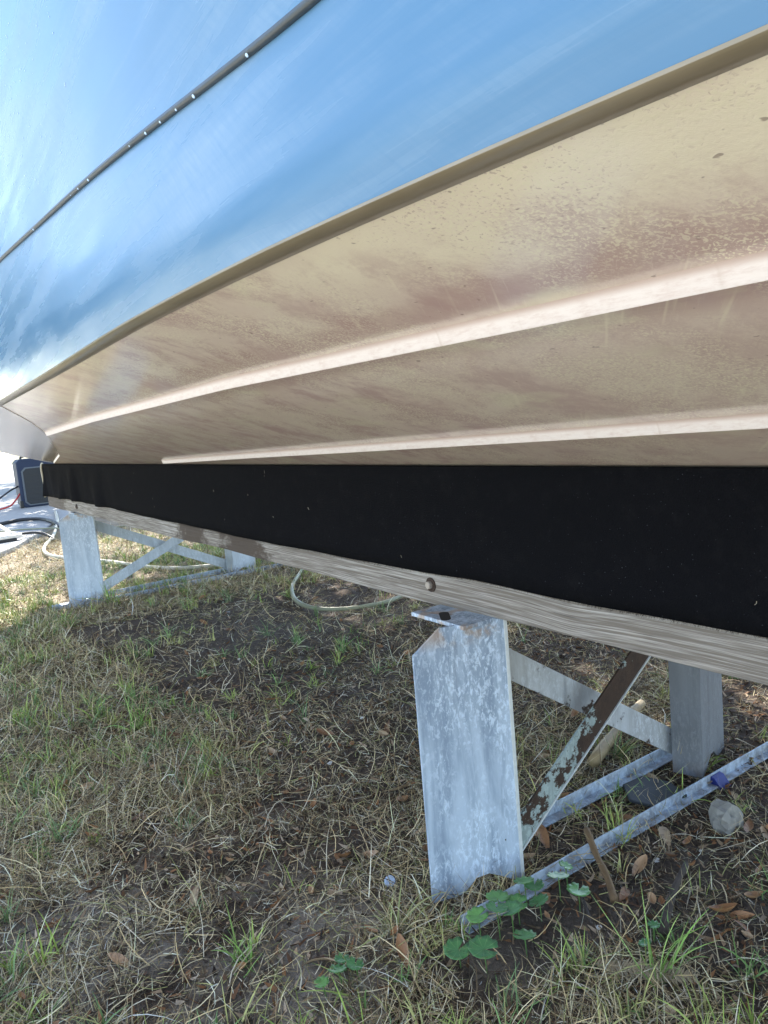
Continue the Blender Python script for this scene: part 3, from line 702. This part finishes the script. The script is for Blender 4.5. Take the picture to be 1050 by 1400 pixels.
PZ = .055
def cable(name, label, cat, pts, r, m, group=None):
    x0, y0, z0 = pts[0]
    mb = MB(); mb.tube(spline([(a-x0, b-y0, c-z0) for a, b, c in pts], 8), r, 8)
    o = mb.build(name, m, None, smooth=True); o.location = (x0, y0, z0); return tag(o, label, cat, group)
cable('garden_hose', 'cream garden hose curling across the sunny grass behind the far stand', 'hose',
      [(2.05, 11.9, .07), (1.80, 10.4, .07), (1.52, 9.1, .03), (1.27, 8.2, .02), (1.18, 7.6, .02), (1.24, 7.15, .02), (1.45, 6.5, .02), (1.70, 5.6, .02), (2.12, 5.35, .02), (2.7, 5.6, .02), (3.4, 6.2, .02)], .017, M['hose'])
cable('loop_hose', 'olive hose lying in a shallow loop on the dark soil under the hull', 'hose',
      [(3.2, 5.6, .02), (2.6, 5.05, .02), (2.27, 4.54, .02), (2.02, 4.18, .02), (1.85, 3.80, .02), (1.84, 3.52, .02), (2.0, 3.36, .02), (2.28, 3.36, .025), (2.75, 3.75, .03), (3.4, 4.3, .02)], .012, M['hose_g'])
cable('black_cable', 'thick black cable arching over the near edge of the concrete slab', 'cable',
      [(.9, 10.6, PZ+.02), (1.2, 10.9, PZ+.02), (1.45, 11.0, PZ+.03), (1.66, 10.7, PZ+.03), (1.70, 10.0, PZ+.02), (1.72, 9.55, .03), (1.9, 9.3, .02)], .024, M['black'])
cable('thin_cable', 'thin grey green cable crossing the slab edge in front of the thick black one', 'cable',
      [(.8, 10.0, PZ+.01), (1.2, 9.95, PZ+.01), (1.6, 9.5, PZ+.005), (1.75, 9.3, .03), (2.2, 9.0, .02), (3., 8.6, .02)], .009, M['hose_g'])
cable('power_lead', 'black lead running left out of the equipment box', 'cable', [(1.86, 13.7, .42), (1.7, 13.6, .36), (1.5, 13.5, .25), (1.2, 13.6, .1)], .014, M['black'])
cable('red_lead', 'red lead running left out of the equipment box', 'cable', [(1.86, 13.66, .30), (1.75, 13.5, .2), (1.62, 13.4, .12), (1.3, 13.5, .07)], .014, M['red'])
cable('short_lead', 'short black lead coiled on the slab beside the pale clamp board', 'cable', [(1.05, 9.0, PZ+.03), (1.2, 9.05, PZ+.04), (1.36, 8.95, PZ+.03), (1.44, 8.72, .03), (1.40, 8.6, .02)], .015, M['black'])
cb = thing('clamp_board', 'pale board with an upright slat lying on the slab corner', 'board', (1.0, 8.85, PZ))
MB().prism([(-.22, -.10), (.16, -.04), (.17, .06), (-.22, .10)], (1, 0, 0), (0, 1, 0), (0, 0, .03), (0, 0, .035)).build('plank', M['pale'], cb, .008)
MB().bar((.08, .0, .065), (-.12, .1, .26), [(-.02, -.012), (.02, -.012), (.02, .012), (-.02, .012)]).build('slat', M['pale'], cb, .004)
MB().box((-.2, -.08, 0), (.1, .05, .03)).build('foot', M['black'], cb, .006)

# ---------------------------------------------------------------- small things on the ground
def rock(name, x, y, r, label, m, sq=(1, .8, .75), cat='rock'):
    mb = MB(); V, F = [], []; n, k = 14, 9
    off = rng.random(3)*50
    for i in range(k):
        e = -math.pi/2+math.pi*i/(k-1)
        for j in range(n):
            q = 2*math.pi*j/n; dx, dy, dz = math.cos(e)*math.cos(q), math.cos(e)*math.sin(q), math.sin(e)
            f = .45+1.1*float(fbm(dx*1.3+off[0]+dz, dy*1.3+off[1]-dz*.7, 1.2))
            V.append((dx*r*sq[0]*f, dy*r*sq[1]*f, dz*r*sq[2]*f))
    for i in range(k-1):
        for j in range(n): F.append((i*n+j, i*n+(j+1) % n, (i+1)*n+(j+1) % n, (i+1)*n+j))
    mb.add(V, F); o = mb.build(name, m)
    if r > .03: o.modifiers.new('d', 'DECIMATE').ratio = .55
    o.location = (x, y, hgt(x, y)+r*sq[2]*.55); return tag(o, label, cat)
rk = rock('rock', 1.50, .965, .046, 'pale knobbly rock lying right of the ground rail', M['rock'])
rk.rotation_euler = (.3, .5, .4)
tag(rock('stone', 1.30, 7.0, .07, 'grey rounded stone inside the curl of the cream hose', M['rock']), cat='stone')
bc = MB(); bc.tube([(0, 0, 0), (0, 0, .006)], [.0125, .0115], 18); o = bc.build('bottle_cap', M['cap'], None, .001); o.location = (.785, 1.30, float(hgt(.785, 1.3))+.008); o.rotation_euler = (.7, -.25, 0)
tag(o, 'small blue and white bottle cap in the grass left of the near post', 'bottle cap')
def rod(name, pts, r, label, m, cat='stick'):
    x, y, z = pts[0]; mb = MB(); P = spline([(a-x, b-y, c-z) for a, b, c in pts], 5)
    mb.tube(P, [rr*(.85+.3*random.random()) for rr in np.linspace(r[0], r[1], len(P))], 8); o = mb.build(name, m, None, smooth=True); o.location = (x, y, z); return tag(o, label, cat)
rod('stick', [(1.19, 1.105, .052), (1.155, 1.05, .035), (1.12, .99, .022), (1.085, .945, .012)], (.0075, .0085), 'light brown stick leaning on the front ground rail', M['stick'])
rod('cane', [(1.90, 1.50, .03), (1.70, 1.43, .03), (1.49, 1.345, .025)], (.014, .017), 'pale cane stub lying behind the crossing braces', M['bamboo'], 'cane')
rod('twig', [(1.29, .925, .012), (1.19, .885, .014), (1.08, .83, .010)], (.006, .009), 'dark rotten twig on the mulch below the rock', M['twig'], 'twig')
rod('straw', [(.50, 2.9, .02), (.66, 2.95, .022), (.88, 3.05, .02)], (.003, .002), 'long pale straw stalk lying across the bare dirt patch', M['bamboo'], 'straw')
rod('thin_stick', [(1.0, .93, .012), (1.04, .985, .012), (1.06, 1.02, .012)], (.003, .004), 'thin dark stick right of the pennywort', M['twig'])
# dried frond
fr = thing('dried_frond', 'dry fern like frond lying on the litter at the lower right', 'frond', (.965, .80, float(hgt(.965, .8))+.01))
mb = MB(); rac = [Vector((-.035+.012*k, .055-.016*k, .004*math.sin(k))) for k in range(9)]; mb.tube(rac, [.0016]*8+[.0008], 5); mb.build('stalk', M['frond'], fr, smooth=True)
mb = MB()
for k in range(34):
    p = Vector((-.035+.0029*k, .055-.0039*k, .003)); L = .026*math.sin(math.pi*(k+4)/42)+.006
    for s in (-1, 1):
        dv = Vector((.6, -.8, 0))*.45+Vector((.8, .6, 0))*s; dv.normalize(); q = p+dv*L+Vector((0, 0, random.uniform(-.002, .006))); sd = Vector((-dv.y, dv.x, 0))*.0016
        mb.add([p-sd, p+sd, (p+q)/2+sd*1.2, q, (p+q)/2-sd*1.2], [(0, 1, 2, 3, 4)])
mb.build('leaflet', M['frond'], fr)
# fallen leaves: individuals
def leaf_mesh(name, L, W, fold, curl):
    V, F = [], []; n = 9
    for i in range(n):
        t = i/(n-1); w = W*math.sin(math.pi*min(1, t*.96+.03))**.8*(1-.25*t); x = (t-.5)*L; z = curl*((t-.5)*2)**2
        V += [(x, -w, z+fold*w), (x, -w*.5, z+fold*w*.35), (x, 0, z), (x, w*.5, z+fold*w*.3), (x, w, z+fold*w*.9)]
    for i in range(n-1):
        for j in range(4): F.append((i*5+j, i*5+j+1, i*5+5+j+1, i*5+5+j))
    me = bpy.data.meshes.new(name); me.from_pydata(V, [], F); me.materials.append(M['leaf']); me.polygons.foreach_set('use_smooth', [True]*len(F)); return me
LM = [leaf_mesh('fallen_leaf', .062, .0125, .5, .006), leaf_mesh('fallen_leaf', .045, .012, .9, .010), leaf_mesh('fallen_leaf', .075, .013, .35, -.007), leaf_mesh('fallen_leaf', .036, .011, .7, .008)]
def leafat(x, y, s=1., z=0):
    o = bpy.data.objects.new('fallen_leaf', random.choice(LM)); COL.objects.link(o); o.location = (x, y, float(hgt(x, y))+random.uniform(.004, .015)+z)
    o.rotation_euler = (random.gauss(0, .4), random.gauss(0, .25), random.uniform(0, 6.28)); o.scale = (s, s, s)
    return tag(o, 'dry brown fallen leaf lying in the thin grass and litter', 'leaf', 'fallen brown leaves')
k = 0
while k < 280:
    if k < 205:
        x, y = random.uniform(.05, 1.9), random.uniform(.45, 2.4)
        if random.random() > .3+.7*float(mulch(x, y)): continue
    else: x, y = random.uniform(.2, 2.6), random.uniform(2.2, 4.8)
    if infield(np.array(x), np.array(y)) < .5: continue
    if .75 < x < 1.06 and 1.05 < y < 1.3: continue
    leafat(x, y, random.choice([.5, .6, .7, .8, 1., 1.25])); k += 1
# white shell bits
for (x, y) in [(1.02, .93), (1.28, .99), (1.22, 2.1), (.98, 1.9), (.74, 2.0), (1.1, .68), (1.58, 1.43), (.9, 2.9), (1.2, 3.1), (.7, 2.75), (1.45, 1.5), (1.38, .95)]:
    tag(rock('shell_bit', x, y, random.uniform(.005, .008), '', M['shell'], (1, .7, .5), 'shell'), 'tiny white shell fragment on the dark soil', 'shell', 'white shell fragments')
# pennywort
def penny_leaf(parent, x, y, z, r, tilt, yaw):
    V = [(0, 0, 0)]; F = []; n = 30; rings = 3
    for k in range(1, rings+1):
        for j in range(n+1):
            q = R_(12)+(2*math.pi-R_(24))*j/n; rr = r*k/rings*(1+(.05*math.cos(q*9) if k == rings else 0)); V.append((rr*math.cos(q), rr*math.sin(q), .16*rr*(k/rings)+.0012*math.cos(q*9)*(k == rings)))
    for j in range(n): F.append((0, 1+j, 2+j))
    for k in range(rings-1):
        for j in range(n): a = 1+k*(n+1)+j; F.append((a, a+n+1, a+n+2, a+1))
    o = mesh('leaf', V, F, M['penny'], parent); o.location = (x, y, z); o.rotation_euler = (tilt[0], tilt[1], yaw)
    sd = o.modifiers.new('s', 'SOLIDIFY'); sd.thickness = .0006
    Mx = o.matrix_basis.inverted(); gz = float(hgt(x+parent.location.x, y+parent.location.y))-parent.location.z-.004
    P = spline([Mx @ Vector((x+.012, y+.01, gz)), Mx @ Vector((x+.006, y+.004, (z+gz)/2)), Vector((0, 0, -.0004))], 4)
    MB().tube(P, .0012, 5).build('stem', M['stem'], o, smooth=True)
def pennywort(x, y, label, lv):
    t = thing('pennywort', label, 'plant', (x, y, 0))
    for (a, b, z, r) in lv: penny_leaf(t, a-x, b-y, z+.012, r*1.12, (random.gauss(.12, .12), random.gauss(-.06, .12)), random.uniform(0, 6.28))
pennywort(.86, 1.0, 'leafy pennywort cluster with round scalloped leaves around the front rail', [(.812, 1.038, .045, .019), (.872, 1.048, .05, .020), (.862, 1.0, .055, .021), (.938, 1.003, .035, .018), (.898, 1.022, .04, .019), (.84, 1.015, .06, .018),
      (.848, .952, .035, .019), (.733, 1.003, .035, .022), (.762, .965, .045, .024), (.945, 1.05, .05, .018)])
pennywort(1.02, 1.0, 'small pennywort of four bright leaves beside the light brown stick', [(1.012, 1.022, .045, .020), (1.018, .976, .035, .020), (.962, 1.04, .04, .017), (1.055, 1.043, .04, .013)])
pennywort(.55, 1.1, 'sparse pennywort sprig in the grass left of the near post', [(.575, 1.099, .03, .014), (.545, 1.11, .028, .015), (.507, 1.099, .03, .012), (.567, 1.132, .025, .012)])
pennywort(1.0, .83, 'tiny pennywort seedling with yellowish leaves on the right hand mulch', [(1.01, .815, .02, .010), (1.055, .83, .025, .010)])

def tree(x, y, h, r, label, nl=9000, ls=1.):  # unseen trees, added to shade the ground and be reflected in the hull
    t = thing('tree', label, 'tree', (x, y, 0), 'trees beyond the stern')
    mb = MB(); mb.tube(spline([(0, 0, -.1), (.08, .05, h*.3), (-.05, .1, h*.55), (.1, 0, h*.85)], 5), list(np.linspace(.2, .05, 16)), 9)
    tips = []
    for i in range(14):
        q = i*2.4; z0 = h*random.uniform(.12 if ls > 1.4 else .35, .7); L = r*random.uniform(.6, 1.); z1 = z0+random.uniform(.1, .3)*h
        e = Vector((math.cos(q)*L, math.sin(q)*L, z1)); mb.tube(spline([(0, .05, z0), tuple(Vector((0, .05, z0)).lerp(e, .5)+Vector((0, 0, .15))), tuple(e)], 4), list(np.linspace(.08, .015, 9)), 6)
        tips += [e, Vector((0, 0, z0)).lerp(e, .6)+Vector((0, 0, .3))]
    mb.build('trunk', M['twig'], t, smooth=True)
    c = np.array([tuple(p) for p in tips])[rng.integers(0, len(tips), nl)]+rng.normal(0, .42, (nl, 3))*np.array([1, 1, .7])
    a = rng.normal(0, 1, (nl, 3)); a /= np.linalg.norm(a, axis=1)[:, None]; b = np.cross(a, rng.normal(0, 1, (nl, 3))); b /= np.linalg.norm(b, axis=1)[:, None]
    L = rng.uniform(.05, .10, (nl, 1))*ls; V = np.stack([c-a*L, c+b*L*.45, c+a*L, c-b*L*.45], 1).reshape(-1, 3)
    mesh('crown', V, np.arange(nl*4).reshape(-1, 4), M['tree_leaf'], t, smooth=False)
tree(4.2, 7.3, 6., 2.2, 'leafy oak tree standing to the right beside the stern of the boat')
tree(5.2, 10.4, 6.4, 2.4, 'leafy oak tree standing behind the one beside the stern')
tree(3.9, 18.6, 7.5, 3.1, 'taller leafy oak tree behind the concrete slab', 16000, 1.3)
tree(6.6, 25.5, 8.5, 3.4, 'large leafy oak tree behind the slab, right of the taller oak', 16000, 1.4)
tree(8.6, 31.5, 9, 3.6, 'large leafy oak tree farthest behind the slab', 14000, 1.4)
for a in [(-1.6, 27, 8.5, 3.4, 'broad oak tree at the left beyond the slab, nearest the boat'), (-5.2, 24, 8, 3.4, 'second oak tree to the left beyond the slab'), (-9.8, 23, 8.5, 3.6, 'third oak tree to the left beyond the slab'), (-15, 22, 8.5, 3.6, 'fourth oak tree farthest left beyond the slab')]: tree(*a, 20000, 1.5)
# ---------------------------------------------------------------- light, sky, camera
EL, AZ = R_(36), R_(20)          # sun beyond the stern, a little to the right
S = Vector((math.sin(AZ)*math.cos(EL), math.cos(AZ)*math.cos(EL), math.sin(EL)))
sun = bpy.data.lights.new('sun', 'SUN'); sun.energy = 4.5; sun.angle = R_(.5); sun.color = (1, .94, .84)
so = bpy.data.objects.new('sun', sun); COL.objects.link(so); so.rotation_euler = S.to_track_quat('Z', 'Y').to_euler(); so.location = S*20
w = bpy.data.worlds.new('World'); SC.world = w; w.use_nodes = True; nt = w.node_tree; bg = nt.nodes['Background']
sk = nt.nodes.new('ShaderNodeTexSky'); sk.sky_type = 'NISHITA'; sk.sun_disc = False; sk.sun_elevation = EL; sk.sun_rotation = AZ; sk.dust_density = 0.; sk.altitude = 800; sk.ozone_density = 1.
tc = nd(nt, 'TexCoord').outputs['Generated']
cl = sstep(nt, noise(nt, mapv(nt, tc, (1., 1., 3.), (0, .2, .6)), 2.6, 7, .6, .4), .38, .72)
nt.links.new(mix(nt, math_(nt, 'MULTIPLY', cl, .66), sk.outputs[0], (3.9, 3.85, 3.7)), bg.inputs[0]); bg.inputs[1].default_value = .13
cam = bpy.data.cameras.new('camera'); co = bpy.data.objects.new('camera', cam); COL.objects.link(co); SC.camera = co
cam.sensor_width = 36; cam.lens = 1030/1400*36; cam.clip_end = 1000; cam.clip_start = .01
Rw = Matrix(((0.82631115, 0.14151573, -0.5451451), (-0.55630553, 0.0539399, -0.82922533), (-0.08794336, 0.98846537, 0.12329712)))
co.matrix_world = Matrix.Translation((0, 0, 1)) @ Rw.to_4x4()
SC.view_settings.view_transform = 'Standard'; SC.view_settings.look = 'None'; SC.view_settings.gamma = 1; SC.view_settings.exposure = 2.38
SC.cycles.max_bounces = 8
